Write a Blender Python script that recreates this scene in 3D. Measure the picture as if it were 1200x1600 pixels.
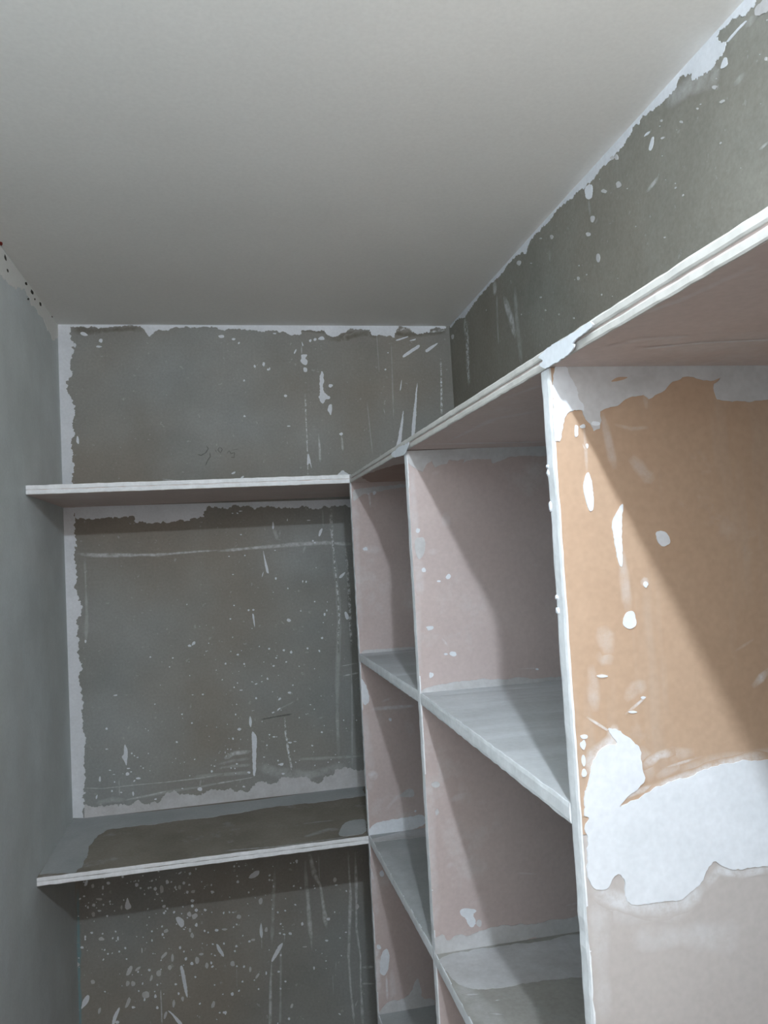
import bpy, bmesh, math, random
from mathutils import Vector, Matrix
import numpy as np

random.seed(11)
for o in list(bpy.data.objects):
    bpy.data.objects.remove(o)
SC = bpy.context.scene
COL = SC.collection

# ------------------------------------------------------------------ camera
D = 2.1                       # metres from the camera to the back wall
CZ = 1.8                      # camera height
F, YAW, PITCH, ROLL = 1206.95, .1975, .05878, -.05537


def ray(u, v):
    """Direction through a point of the 1200 x 1600 frame (used to survey marks on real surfaces)."""
    du, dv = (u - 600) / F, (v - 800) / F
    cr, sr = math.cos(ROLL), math.sin(ROLL)
    x, w = cr * du + sr * dv, -sr * du + cr * dv
    cp, sp = math.cos(PITCH), math.sin(PITCH)
    y, z = cp + w * sp, sp - w * cp
    cy, sy = math.cos(YAW), math.sin(YAW)
    return Vector((x * cy + y * sy, -x * sy + y * cy, z))


EYE = Vector((0, 0, CZ))
fwd = ray(600, 800).normalized()
right = (ray(601, 800) - ray(600, 800)).normalized()
up = right.cross(fwd)
cam_data = bpy.data.cameras.new('camera')
cam = bpy.data.objects.new('camera', cam_data)
COL.objects.link(cam)
M = Matrix.Identity(4)
for i in range(3):
    M[i][0], M[i][1], M[i][2], M[i][3] = right[i], up[i], -fwd[i], EYE[i]
cam.matrix_world = M
cam_data.lens = 36 * F / 1600
cam_data.sensor_width = 36
cam_data.clip_start = .01
SC.camera = cam

# ------------------------------------------------------------------ world, lamp strength, exposure
W = bpy.data.worlds.new('world')
SC.world = W
W.use_nodes = True
W.node_tree.nodes['Background'].inputs[0].default_value = (1.0, .85, .77, 1)
W.node_tree.nodes['Background'].inputs[1].default_value = 3.6
LAMP = Vector((.040 * D, -.071 * D, CZ + .256 * D))
LAMP_COLOR = (.85, .925, 1.0)
LAMP_STRENGTH = 4450.0
SC.view_settings.view_transform = 'Standard'
SC.view_settings.look = 'None'
SC.view_settings.exposure = 0.0
SC.view_settings.gamma = 1.0
SC.view_settings.use_curve_mapping = False

# ------------------------------------------------------------------ room dimensions (metres)
XL, XR, XF = -.19891 * D, .3053 * D, .12913 * D
ZC = CZ + .31043 * D
YB, YS, YD2, YD3, YD4 = D, .82248 * D, .54951 * D, .28943 * D, .030 * D
YN = -.55                     # unseen wall behind the camera, with the added fill-light opening
T = .018


def zt(Y):                    # top of the shelving unit's top board, it sags a little towards the door
    return CZ + D * (.09039 + (.07595 - .09039) * (YS - Y) / YS)


TT = .0163
ZU, ZL = CZ + .0915 * D, CZ - .2914 * D
TU, TL = .0192, .0165
ZA = [CZ - .1008 * D, CZ - .0989 * D, CZ - .1030 * D, CZ - .103 * D]
ZBL = [CZ - .2905 * D, CZ - .2818 * D, CZ - .2818 * D]
ZCL = [CZ - .473 * D, CZ - .470 * D, CZ - .470 * D]
ZDL = [CZ - .66 * D] * 3


# ------------------------------------------------------------------ materials
def nodes(name):
    m = bpy.data.materials.new(name)
    m.use_nodes = True
    nt = m.node_tree
    b = nt.nodes['Principled BSDF']
    b.inputs['Roughness'].default_value = .8
    b.inputs['Specular IOR Level'].default_value = .25
    tc = nt.nodes.new('ShaderNodeTexCoord')
    return m, nt, b, tc


def noise(nt, tc, scale, detail=4, rough=.55, stretch=None, loc=(0, 0, 0)):
    n = nt.nodes.new('ShaderNodeTexNoise')
    n.inputs['Scale'].default_value = scale
    n.inputs['Detail'].default_value = detail
    n.inputs['Roughness'].default_value = rough
    mp = nt.nodes.new('ShaderNodeMapping')
    mp.inputs['Scale'].default_value = stretch or (1, 1, 1)
    mp.inputs['Location'].default_value = loc
    nt.links.new(tc.outputs['Object'], mp.inputs[0])
    nt.links.new(mp.outputs[0], n.inputs['Vector'])
    return n.outputs['Fac']


def ramp(nt, fac, stops):
    r = nt.nodes.new('ShaderNodeValToRGB')
    e = r.color_ramp.elements
    while len(e) < len(stops):
        e.new(.5)
    for s, (p, c) in zip(e, stops):
        s.position = p
        s.color = (*c, 1) if len(c) == 3 else c
    nt.links.new(fac, r.inputs[0])
    return r.outputs[0]


def mix(nt, fac, a, b, mode='MIX'):
    n = nt.nodes.new('ShaderNodeMix')
    n.data_type = 'RGBA'
    n.blend_type = mode
    for sock, val in ((n.inputs['Factor'], fac), (n.inputs['A'], a), (n.inputs['B'], b)):
        if hasattr(val, 'is_output'):
            nt.links.new(val, sock)
        elif isinstance(val, (int, float)):
            sock.default_value = val
        else:
            sock.default_value = (*val, 1)
    return n.outputs['Result']


def bump(nt, b, h, strength=.15, dist=.002):
    n = nt.nodes.new('ShaderNodeBump')
    n.inputs['Strength'].default_value = strength
    n.inputs['Distance'].default_value = dist
    nt.links.new(h, n.inputs['Height'])
    nt.links.new(n.outputs[0], b.inputs['Normal'])


def G(x):
    return (x, x, x)


SPEC = {}
PUTTY_C = (.72, .76, .80)


def surface(name, lo, hi, scale=5, speck=None, streak=None, fine=.12, rough=.8, spec=.25, tint=None, bmp=.12, film=None, smear=None):
    """Mottled coat: two colours mixed by a broad cloud, with fine grain and optional hue drift and streaks."""
    m, nt, b, tc = nodes(name)
    c = ramp(nt, noise(nt, tc, scale, 5, .6), [(.3, lo), (.7, hi)])
    if tint:
        c = mix(nt, ramp(nt, noise(nt, tc, scale * .5, 3, .5, loc=(3, 1, 7)), [(.4, G(0)), (.62, G(1))]), c, tint)
        c2 = ramp(nt, noise(nt, tc, scale * 1.9, 4, .6, loc=(9, 4, 2)), [(.3, G(.90)), (.7, G(1.07))])
        c = mix(nt, 1.0, c, c2, 'MULTIPLY')
    if streak:
        s = ramp(nt, noise(nt, tc, 9, 4, .6, stretch=streak[1]), [(.52, G(0)), (.75, G(1))])
        c = mix(nt, s, c, streak[0])
    if film:
        s = ramp(nt, noise(nt, tc, film[1], 7, .68, loc=(5, 5, 5)), [(film[2], G(0)), (film[2] + .12, G(film[3]))])
        c = mix(nt, s, c, film[0])
    g = noise(nt, tc, 160, 1, .6)
    c = mix(nt, 1.0, c, ramp(nt, g, [(.25, G(1 - fine)), (.75, G(1 + fine * .6))]), 'MULTIPLY')
    if speck:
        s = ramp(nt, noise(nt, tc, 85, 2, .5, loc=(1, 2, 3)), [(.70, G(0)), (.74, G(speck[1]))])
        c = mix(nt, s, c, speck[0])
    if smear:
        # a thin chalky smear over the same coat: the mesh attribute says where, the noise breaks it up
        col, s_lo, s_hi, s_top, s_scale = smear
        at = nt.nodes.new('ShaderNodeAttribute')
        at.attribute_name = 'fade'
        mu = nt.nodes.new('ShaderNodeMath')
        mu.operation = 'MULTIPLY'
        nt.links.new(ramp(nt, noise(nt, tc, s_scale, 5, .7), [(s_lo, G(0)), (s_hi, G(s_top))]), mu.inputs[0])
        nt.links.new(at.outputs['Fac'], mu.inputs[1])
        c = mix(nt, mu.outputs[0], c, col)
    else:
        SPEC[m.name] = dict(lo=lo, hi=hi, scale=scale, speck=speck, streak=streak, fine=fine, rough=rough, spec=spec, tint=tint, bmp=bmp, film=film)
    nt.links.new(c, b.inputs['Base Color'])
    b.inputs['Roughness'].default_value = rough
    b.inputs['Specular IOR Level'].default_value = spec
    bump(nt, b, noise(nt, tc, 45, 2, .6), bmp)
    return m


m_putty = surface('white_putty', (.66, .71, .76), (.76, .81, .87), 14, fine=.05)
m_edge = surface('putty_coated_edge', (.70, .74, .77), (.84, .88, .92), 30, fine=.06)
m_edge_top = surface('primed_edge', (.52, .52, .50), (.62, .62, .60), 16, fine=.05)
m_ceiling = surface('ceiling_paint', (.80, .82, .80), (.84, .86, .84), 3, fine=.03, bmp=.05)
m_cement = surface('cement_render', (.25, .270, .266), (.325, .352, .350), 3.2, tint=(.268, .252, .222), fine=.08,
                   speck=((.55, .57, .57), .3), bmp=.25)
m_leftwall = surface('skimmed_cement', (.66, .73, .75), (.76, .83, .86), 3.5, tint=(.64, .70, .705), fine=.04,
                     streak=((.65, .70, .71), (1, 1, .25)), bmp=.06)
m_rightwall = surface('cement_render_pale', (.24, .25, .225), (.31, .318, .29), 4, tint=(.265, .258, .225), fine=.10,
                      speck=((.5, .52, .52), .25), bmp=.25)
m_primer = surface('primed_board', (.49, .42, .41), (.55, .48, .47), 5, fine=.05, bmp=.05,
                   film=((.60, .59, .595), 9, .56, .5))
m_primer_top = surface('primed_board_rosy', (.58, .49, .46), (.64, .55, .52), 5, fine=.05, bmp=.05, film=((.66, .62, .61), 9, .56, .5))
m_primer_low = surface('primed_board_pale', (.44, .415, .40), (.50, .475, .46), 4, fine=.05, bmp=.05)
m_ply = surface('bare_plywood', (.42, .29, .20), (.49, .36, .26), 2.5, fine=.05, bmp=.05,
                streak=((.48, .38, .30), (2.5, 1, .3)), film=((.54, .48, .44), 6, .60, .5))
m_ply_dark = surface('stained_plywood', (.36, .25, .21), (.44, .33, .28), 4, fine=.08, bmp=.05)
m_shelf = surface('grimy_board', (.20, .185, .155), (.29, .27, .235), 7, fine=.10, bmp=.1, film=((.44, .45, .45), 11, .58, .5))
m_shelf2 = surface('grey_brown_board', (.32, .32, .295), (.41, .41, .39), 6, fine=.08, bmp=.1, film=((.42, .44, .44), 9, .54, .6))
m_greyshelf = surface('putty_washed_board', (.50, .53, .55), (.62, .66, .69), 7, fine=.05, bmp=.05,
                      streak=((.68, .72, .76), (.4, 2, 1)))
m_thin = surface('thin_putty_coat', (.48, .49, .50), (.60, .62, .64), 22, fine=.06)
m_greycoat = surface('grey_putty_coat', (.37, .40, .41), (.46, .49, .50), 9, fine=.05)
m_chip = surface('dark_chip', (.025, .025, .02), (.05, .05, .04), 20)
m_red = surface('red_mark', (.22, .03, .02), (.28, .04, .03), 20)
m_floor = surface('dusty_floor', (.50, .39, .33), (.58, .46, .39), 3, fine=.06)
m_door = surface('door_paint', (.30, .20, .14), (.36, .25, .18), 4)
m_holder = surface('lamp_holder_plastic', (.78, .78, .76), (.82, .82, .80), 4, fine=.02, rough=.4)


SMEARS = {'film': (PUTTY_C, .30, .62, .72, 70), 'soft': (PUTTY_C, .25, .75, .40, 45), 'dots': (PUTTY_C, .46, .56, .9, 110),
          'pencil': ((.04, .04, .04), .2, .5, .6, 120), 'stain': ((.10, .085, .06), .25, .6, .65, 30), 'blue': ((.16, .30, .34), .2, .5, .8, 60)}
HEIGHT = {'stain': .00015, 'soft': .00022, 'film': .00032, 'dots': .00040, 'pencil': .00042, 'blue': .00042}
m_film, m_film_soft, m_film_dots = 'film', 'soft', 'dots'
VARIANTS = {}


def smear_mat(base, kind):
    key = (base.name, kind)
    if key not in VARIANTS:
        VARIANTS[key] = surface(base.name + '_smeared_' + kind, smear=SMEARS[kind], **SPEC[base.name])
    return VARIANTS[key]


# ------------------------------------------------------------------ mesh helpers
def link(name, me, mat, parent=None, smooth=False):
    o = bpy.data.objects.new(name, me)
    COL.objects.link(o)
    if mat:
        me.materials.append(mat)
    if parent:
        o.parent = parent
    if smooth:
        for p in me.polygons:
            p.use_smooth = True
    return o


def from_bm(name, bm, mat, parent=None, smooth=False):
    me = bpy.data.meshes.new(name)
    bmesh.ops.recalc_face_normals(bm, faces=bm.faces)
    bm.to_mesh(me)
    bm.free()
    return link(name, me, mat, parent, smooth)


def hexa(bm, pts, bevel=0):
    """8 points: bottom quad then top quad, same order."""
    v = [bm.verts.new(p) for p in pts]
    fs = [(3, 2, 1, 0), (4, 5, 6, 7), (0, 1, 5, 4), (1, 2, 6, 5), (2, 3, 7, 6), (3, 0, 4, 7)]
    faces = [bm.faces.new([v[i] for i in f]) for f in fs]
    if bevel:
        es = list({e for f in faces for e in f.edges})
        bmesh.ops.bevel(bm, geom=es, offset=bevel, segments=1, affect='EDGES')


def box(name, x0, x1, y0, y1, z0, z1, mat, parent=None, bevel=0):
    bm = bmesh.new()
    hexa(bm, [(x0, y0, z0), (x1, y0, z0), (x1, y1, z0), (x0, y1, z0),
              (x0, y0, z1), (x1, y0, z1), (x1, y1, z1), (x0, y1, z1)], bevel)
    return from_bm(name, bm, mat, parent)


def tag(o, label, cat=None, group=None, kind=None):
    o['label'] = label
    if cat:
        o['category'] = cat
    if group:
        o['group'] = group
    if kind:
        o['kind'] = kind
    return o


class Plane:
    def __init__(self, p, n, xmin=None):
        self.xmin = xmin
        self.p, self.n = Vector(p), Vector(n).normalized()
        a = Vector((0, 0, 1)) if abs(self.n.z) < .9 else Vector((0, 1, 0))
        self.e1 = a.cross(self.n).normalized()
        self.e2 = self.n.cross(self.e1)

    def hit(self, u, v):
        d = ray(u, v)
        return EYE + d * ((self.p - EYE).dot(self.n) / d.dot(self.n))

    def to2(self, P):
        return Vector(((P - self.p).dot(self.e1), (P - self.p).dot(self.e2)))

    def to3(self, q, h=0):
        P = self.p + self.e1 * q.x + self.e2 * q.y + self.n * h
        if self.xmin is not None and P.x < self.xmin:      # stop at the board's front edge
            P.x = self.xmin + random.uniform(0, 2e-5)
        return P


def frac(a, b, jag, step, cap=.02):
    d = b - a
    L = d.length
    if L < step:
        return [a]
    m = (a + b) / 2 + Vector((-d.y, d.x)) / L * random.uniform(-1, 1) * min(min(L, .05) * jag, cap)
    return frac(a, m, jag, step, cap) + frac(m, b, jag, step, cap)


class Px:
    """A close-up window: maps its own coordinates to the frame."""
    def __init__(self, x, y, s):
        self.x, self.y, self.s = x, y, s

    def __call__(self, pts):
        return [(self.x + a / self.s, self.y + b / self.s) for a, b in pts]


Z1 = Px(0, 0, 1)


def outline(pl, pts, jag, step, straight=()):
    q = [pl.to2(pl.hit(*p)) for p in pts]
    if not straight:                      # round the surveyed corners off before the edge is frayed
        for _ in range(2 if len(q) < 9 else 1):
            q = [p for a, b in zip(q, q[1:] + q[:1]) for p in (a.lerp(b, .2), a.lerp(b, .8))]
    out = []
    n = len(q)
    area = abs(sum(q[i].x * q[(i + 1) % n].y - q[i].y * q[(i + 1) % n].x for i in range(n))) / 2
    wd = area / max(1e-9, sum((q[i] - q[(i + 1) % n]).length for i in range(n)))
    cap = (.38 if wd > .005 else .16) * wd
    for i in range(n):
        a, b = q[i], q[(i + 1) % n]
        out += [a] if i in straight else frac(a, b, jag, step, cap)
    return out


def patch_bm(bm, pl, q, h):
    h += random.uniform(0, .0002)
    lo = [bm.verts.new(pl.to3(p, .00005)) for p in q]
    hi = [bm.verts.new(pl.to3(p, h)) for p in q]
    n = len(q)
    for i in range(n):
        bm.faces.new((lo[i], lo[(i + 1) % n], hi[(i + 1) % n], hi[i]))
    f = bm.faces.new(hi)
    f.normal_update()
    if f.normal.dot(pl.n) < 0:
        f.normal_flip()
    bmesh.ops.triangulate(bm, faces=[f])


def patch(parent, pl, pts, name='putty_patch', mat=None, jag=.28, step=.004, h=.0009, straight=(), win=Z1):
    bm = bmesh.new()
    patch_bm(bm, pl, outline(pl, win(pts), jag, step, straight), h)
    return from_bm(name, bm, mat or m_putty, parent)


def splat_q(pl, c, rx, ry, rot=0, n=9, rough=.26):
    """Irregular round splash; c, rx and ry in frame pixels."""
    pts = []
    k = [random.uniform(1 - rough, 1 + rough) for _ in range(n)]
    for i in range(n):
        t = 2 * math.pi * i / n
        x, y = rx * k[i] * math.cos(t), ry * k[i] * math.sin(t)
        pts.append((c[0] + x * math.cos(rot) - y * math.sin(rot), c[1] + x * math.sin(rot) + y * math.cos(rot)))
    q = [pl.to2(pl.hit(*p)) for p in pts]
    if max(rx, ry) > 1.6:
        q = [p for a, b in zip(q, q[1:] + q[:1]) for p in (a.lerp(b, .25), a.lerp(b, .75))]
    return q


def splats(parent, pl, items, win, name='putty_splash', mat=None, h=.0009, limit=3.2):
    """Larger splashes are parts of their own, smaller ones are collected for one speckle part."""
    small = []
    for it in items:
        x, y, rx = it[:3]
        ry = it[3] if len(it) > 3 else rx
        rot = it[4] if len(it) > 4 else 0
        c = win([(x, y)])[0]
        q = splat_q(pl, c, rx / win.s, ry / win.s, rot)
        if max(rx, ry) / win.s >= limit:
            bm = bmesh.new()
            patch_bm(bm, pl, q, h)
            from_bm(name, bm, mat or m_putty, parent)
        else:
            small.append(q)
    return small


def speckles(parent, pl, qs, name='putty_speckles', mat=None, h=.0006):
    bm = bmesh.new()
    for q in qs:
        patch_bm(bm, pl, q, h)
    o = from_bm(name, bm, mat or m_putty, parent)
    o['kind'] = 'stuff'
    return o


def strip(parent, pl, pts, w, name='chalk_streak', mat='film', win=Z1, base=None, taper=True, wob=.25):
    """A thin smear along a centre line (widths in frame pixels of the window), fading out to its sides and ends."""
    base = base or parent.data.materials[0]
    strip.n += 1
    h = HEIGHT[mat] + (strip.n % 60) * 1e-6
    P = [pl.to2(pl.hit(*p)) for p in win(pts)]
    c = win(pts)[0]
    unit = (pl.to2(pl.hit(c[0] + 1, c[1])) - pl.to2(pl.hit(*c))).length
    W_ = w / win.s * unit * .5
    # resample
    line = []
    for a, b in zip(P, P[1:]):
        n = max(2, int((b - a).length / .008))
        line += [a.lerp(b, i / n) for i in range(n)]
    line.append(P[-1])
    n = len(line)
    vs, fade = [], []
    ww = 1
    for i, q in enumerate(line):
        d = (line[min(i + 1, n - 1)] - line[max(i - 1, 0)])
        d = d.normalized() if d.length > 1e-9 else Vector((0, 1))
        nn = Vector((-d.y, d.x))
        ww = min(1.4, max(.6, ww + random.uniform(-wob, wob)))
        t = i / (n - 1)
        e = min(1, min(t, 1 - t) / .12 + .15) if taper else 1
        for k, fd in ((-1, 0), (-.5, .8), (0, 1), (.5, .8), (1, 0)):
            vs.append(pl.to3(q + nn * W_ * k * ww * (.5 + .5 * e), h))
            fade.append(fd * e)
    fs = []
    for i in range(n - 1):
        for k in range(4):
            a = i * 5 + k
            fs.append((a, a + 1, a + 6, a + 5))
    me = bpy.data.meshes.new(name)
    me.from_pydata(vs, [], fs)
    at = me.attributes.new('fade', 'FLOAT', 'POINT')
    at.data.foreach_set('value', fade)
    return link(name, me, smear_mat(base, mat), parent)


strip.n = 0


def band(name, a, b, wdir, w, out, depth, parent, mat=None, wob=.0006, step=.012):
    """Hand-coated edge strip from a to b: w wide along wdir, proud by depth along out, with a slightly uneven border."""
    a, b, wdir, out = Vector(a), Vector(b), Vector(wdir), Vector(out)
    n = max(2, int((b - a).length / step))
    bm = bmesh.new()
    rows = []
    for i in range(n + 1):
        c = a.lerp(b, i / n)
        l, r_ = random.uniform(-wob, wob), random.uniform(-wob, wob)
        d = depth * random.uniform(.75, 1.15)
        prof = [(-.5 * w + l, 0), (-.5 * w + l, d * .7), (-.3 * w, d), (.3 * w, d), (.5 * w + r_, d * .7), (.5 * w + r_, 0)]
        rows.append([bm.verts.new(c + wdir * x + out * y) for x, y in prof])
    for r0, r1 in zip(rows, rows[1:]):
        for k in range(6):
            bm.faces.new((r0[k], r0[(k + 1) % 6], r1[(k + 1) % 6], r1[k]))
    bm.faces.new(rows[0])
    bm.faces.new(rows[-1][::-1])
    return from_bm(name, bm, mat or m_edge, parent)


# ------------------------------------------------------------------ room shell
wt = .12
floor = tag(box('floor', XL - wt, XR + wt, YN - wt, YB + wt, -.1, 0, m_floor), 'dusty brown floor of the store room', kind='structure')
ceiling = tag(box('ceiling', XL - wt, XR + wt, YN - wt, YB + wt, ZC, ZC + .1, m_ceiling), 'smooth off-white painted ceiling', kind='structure')
wall_back = tag(box('wall_back', XL - wt, XR + wt, YB, YB + wt, 0, ZC, m_cement), 'grey cement end wall behind the two long shelves', kind='structure')
wall_left = tag(box('wall_left', XL - wt, XL, YN, YB, 0, ZC, m_leftwall), 'bluish grey skimmed side wall on the left', kind='structure')
wall_right = tag(box('wall_right', XR, XR + wt, YN, YB, 0, ZC, m_rightwall), 'grey cement side wall above the shelving unit', kind='structure')

# unseen wall behind the camera; its high window is added to shape the fill light
bm = bmesh.new()
WX0, WX1, WZ0, WZ1 = XL + .06, XR - .06, 1.40, ZC - .06
for x0, x1, z0, z1 in ((XL - wt, XR + wt, 0, WZ0), (XL - wt, XR + wt, WZ1, ZC), (XL - wt, WX0, WZ0, WZ1), (WX1, XR + wt, WZ0, WZ1)):
    hexa(bm, [(x0, YN - wt, z0), (x1, YN - wt, z0), (x1, YN, z0), (x0, YN, z0), (x0, YN - wt, z1), (x1, YN - wt, z1), (x1, YN, z1), (x0, YN, z1)])
wall_front = tag(from_bm('wall_front', bm, m_primer_low), 'grey unseen wall behind the camera with a window opening added for fill light', kind='structure')
bm = bmesh.new()
fw = .03
for x0, x1, z0, z1 in ((WX0, WX1, WZ0, WZ0 + fw), (WX0, WX1, WZ1 - fw, WZ1), (WX0, WX0 + fw, WZ0 + fw, WZ1 - fw), (WX1 - fw, WX1, WZ0 + fw, WZ1 - fw)):
    hexa(bm, [(x0, YN - .08, z0), (x1, YN - .08, z0), (x1, YN - .04, z0), (x0, YN - .04, z0), (x0, YN - .08, z1), (x1, YN - .08, z1), (x1, YN - .04, z1), (x0, YN - .04, z1)])
tag(from_bm('added_window_frame', bm, m_holder), 'white frame of the unseen window added behind the camera for fill light', kind='structure')

# ------------------------------------------------------------------ lamp (above the camera, out of the frame)
bulb = bpy.data.objects.new('ceiling_bulb', None)
bulb.location = (LAMP.x, LAMP.y, ZC)
COL.objects.link(bulb)
tag(bulb, 'small lit round bulb in a white batten holder on the ceiling', 'lamp')


def lathe(name, prof, mat, parent, seg=24):
    bm = bmesh.new()
    rings = []
    for r, z in prof:
        rings.append([bm.verts.new((r * math.cos(2 * math.pi * i / seg), r * math.sin(2 * math.pi * i / seg), z)) for i in range(seg)])
    for a, b in zip(rings, rings[1:]):
        for i in range(seg):
            bm.faces.new((a[i], a[(i + 1) % seg], b[(i + 1) % seg], b[i]))
    bm.faces.new(rings[0])
    bm.faces.new(rings[-1][::-1])
    return from_bm(name, bm, mat, parent, True)


drop = ZC - LAMP.z
lathe('holder_base', [(.04, -.0005), (.04, -.012), (.03, -.02), (.022, -.024), (.022, -.05), (.018, -.053)], m_holder, bulb)
mb, nt, b_, tc_ = nodes('bulb_glow')
b_.inputs['Emission Color'].default_value = (*LAMP_COLOR, 1)
b_.inputs['Emission Strength'].default_value = LAMP_STRENGTH
prof = [(.010, -.0535), (.010, -drop + .016)]
for i in range(9):
    t = math.radians(58 - i * 18.2)
    prof.append((.0145 * math.cos(t), -drop + .0145 * math.sin(t)))
lathe('bulb_neck', [(.011, -.0532), (.011, -drop + .0125)], m_holder, bulb, 16)
lathe('bulb_globe', prof[2:], mb, bulb, 16)

# ------------------------------------------------------------------ planes the marks lie on
P_back = Plane((0, YB, CZ), (0, -1, 0))
P_left = Plane((XL, 1, CZ), (1, 0, 0))
P_right = Plane((XR, 1, CZ), (-1, 0, 0))
P_d = {1: Plane((XF, YS, CZ), (0, -1, 0), XF + .0004), 2: Plane((XF, YD2, CZ), (0, -1, 0), XF + .0004), 3: Plane((XF, YD3, CZ), (0, -1, 0), XF + .0004)}
PT = Plane((XF, YS, zt(YS) - TT), Vector((0, zt(YS) - zt(YD4), -(YS - YD4))), XF + .0006)
P_front = Plane((XF - .0026, 1, CZ), (-1, 0, 0))

# ------------------------------------------------------------------ long shelves on the end wall


def long_shelf(ztop, t, mat, label):
    root = bpy.data.objects.new('wall_shelf', None)
    root.location = (0, 0, 0)
    COL.objects.link(root)
    tag(root, label, 'shelf', 'long shelves on the end wall')
    g = .0006
    ol = [(XL + g, YS + .002), (XF - g, YS + .002), (XF - g, YS + T + g), (XR - g, YS + T + g), (XR - g, YB - g), (XL + g, YB - g)]
    bm = bmesh.new()
    lo = [bm.verts.new((x, y, ztop - t)) for x, y in ol]
    hi = [bm.verts.new((x, y, ztop)) for x, y in ol]
    for i in range(6):
        bm.faces.new((lo[i], lo[(i + 1) % 6], hi[(i + 1) % 6], hi[i]))
    bm.faces.new(hi)
    bm.faces.new(lo[::-1])
    body = from_bm('board', bm, mat, root)
    gap = .0009
    for s in (1, -1):
        band('edge_band', (XL + .001, YS + .002, ztop - t / 2 + s * (t / 4 + gap / 4)), (XF - .001, YS + .002, ztop - t / 2 + s * (t / 4 + gap / 4)),
             (0, 0, 1), t / 2 - gap / 2, (0, -1, 0), .0022, root, wob=.0005)
    return root, body


up_shelf, up_board = long_shelf(ZU, TU, m_primer_top, 'upper long white-edged shelf on the cement end wall')
low_shelf, low_board = long_shelf(ZL, TL, m_shelf, 'lower long white-edged shelf with a grimy brown top on the end wall')

# ------------------------------------------------------------------ shelving unit along the right wall
unit = bpy.data.objects.new('shelving_unit', None)
unit.location = (0, 0, 0)
COL.objects.link(unit)
tag(unit, 'tall white-edged open shelving unit of square cells along the right wall', 'shelving')
g = .0006
XB = XR - g


def top_board():
    bm = bmesh.new()
    y0 = YD4
    hexa(bm, [(XF + .002, y0, zt(y0) - TT), (XB, y0, zt(y0) - TT), (XB, YS - g, zt(YS) - TT), (XF + .002, YS - g, zt(YS) - TT),
              (XF + .002, y0, zt(y0)), (XB, y0, zt(y0)), (XB, YS - g, zt(YS)), (XF + .002, YS - g, zt(YS))])
    o = from_bm('top_board', bm, m_primer_top, unit)
    gap = .0024
    for s in (1, -1):
        off = -TT / 2 + s * (TT / 4 + gap / 4)
        band('edge_band', (XF + .002, YD4, zt(YD4) + off), (XF + .002, YS - .001, zt(YS) + off), (0, 0, 1), TT / 2 - gap / 2,
             (-1, 0, 0), .0024, o, mat=m_edge_top, wob=.0003)
    return o


topb = top_board()
dividers = {}


def divider(k, y, ztop, splits=None, mats=None):
    zs = [.001] + (splits or []) + [ztop]
    out = []
    for i in range(len(zs) - 1):
        d = box('divider', XF + .002, XB, y, y + T, zs[i] + .0002, zs[i + 1] - .0002, (mats or [m_primer])[i], unit)
        out.append(d)
    band('edge_band', (XF + .002, y + T / 2, .001), (XF + .002, y + T / 2, ztop - .0005), (0, 1, 0), T - .0008, (-1, 0, 0), .0024, out[-1], wob=.0007)
    dividers[k] = out
    return out


divider(1, YS, ZU - .0005)
divider(2, YD2, zt(YD2) - TT - .0004)
divider(3, YD3, zt(YD3) - TT - .0004, [ZA[2] - .02], [m_primer_low, m_ply])
divider(4, YD4, zt(YD4) - TT - .0004)
shelves = {}


def cell_shelf(key, y0, y1, z0, z1, mat, t=.017):
    """Shelf between two dividers: y0 is the far end at height z0, y1 the near end at height z1."""
    y0 -= g
    y1 += T + g
    bm = bmesh.new()
    hexa(bm, [(XF + .002, y1, z1 - t), (XB, y1, z1 - t), (XB, y0, z0 - t), (XF + .002, y0, z0 - t),
              (XF + .002, y1, z1), (XB, y1, z1), (XB, y0, z0), (XF + .002, y0, z0)])
    o = from_bm('shelf', bm, mat, unit)
    band('edge_band', (XF + .002, y1, z1 - t / 2), (XF + .002, y0, z0 - t / 2), (0, 0, 1), t, (-1, 0, 0), .0022, o, wob=.0006)
    shelves[key] = (o, Plane((XF, y0, z0), Vector((0, z0 - z1, -(y0 - y1))).normalized() * -1, XF + .0006))
    return o


for nm, zz in (('A', ZA), ('B', ZBL), ('C', ZCL), ('D', ZDL)):
    far, near = (YS, YD2), (YD2, YD3)
    cell_shelf(nm + '1', YS, YD2, zz[0], zz[1], m_greyshelf if nm == 'A' else m_greycoat)
    cell_shelf(nm + '2', YD2, YD3, zz[1], zz[2], m_greyshelf if nm == 'A' else m_shelf2)

# ------------------------------------------------------------------ marks on the end wall
B = wall_back
w4 = Px(90, 490, 3.636)
w3 = Px(420, 500, 4)
w5 = Px(0, 750, 2.91)
wf = Px(340, 760, 5)
w6 = Px(110, 1000, 5)
w7 = Px(340, 1000, 5)
wl = Px(100, 1320, 4.8)
wm = Px(340, 1320, 4.615)
# corner strip above the upper shelf
patch(B, P_back, [(90, 506), (112, 508), (110, 511), (109, 520), (115, 534), (116, 549), (112, 556), (110, 565), (113, 586), (104, 600), (106, 615),
                  (114, 625), (115, 655), (116, 682), (115, 710), (116, 737), (115, 760), (97, 760)], name='putty_strip', jag=.34, step=.002, straight=(17, 0, 16))
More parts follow.
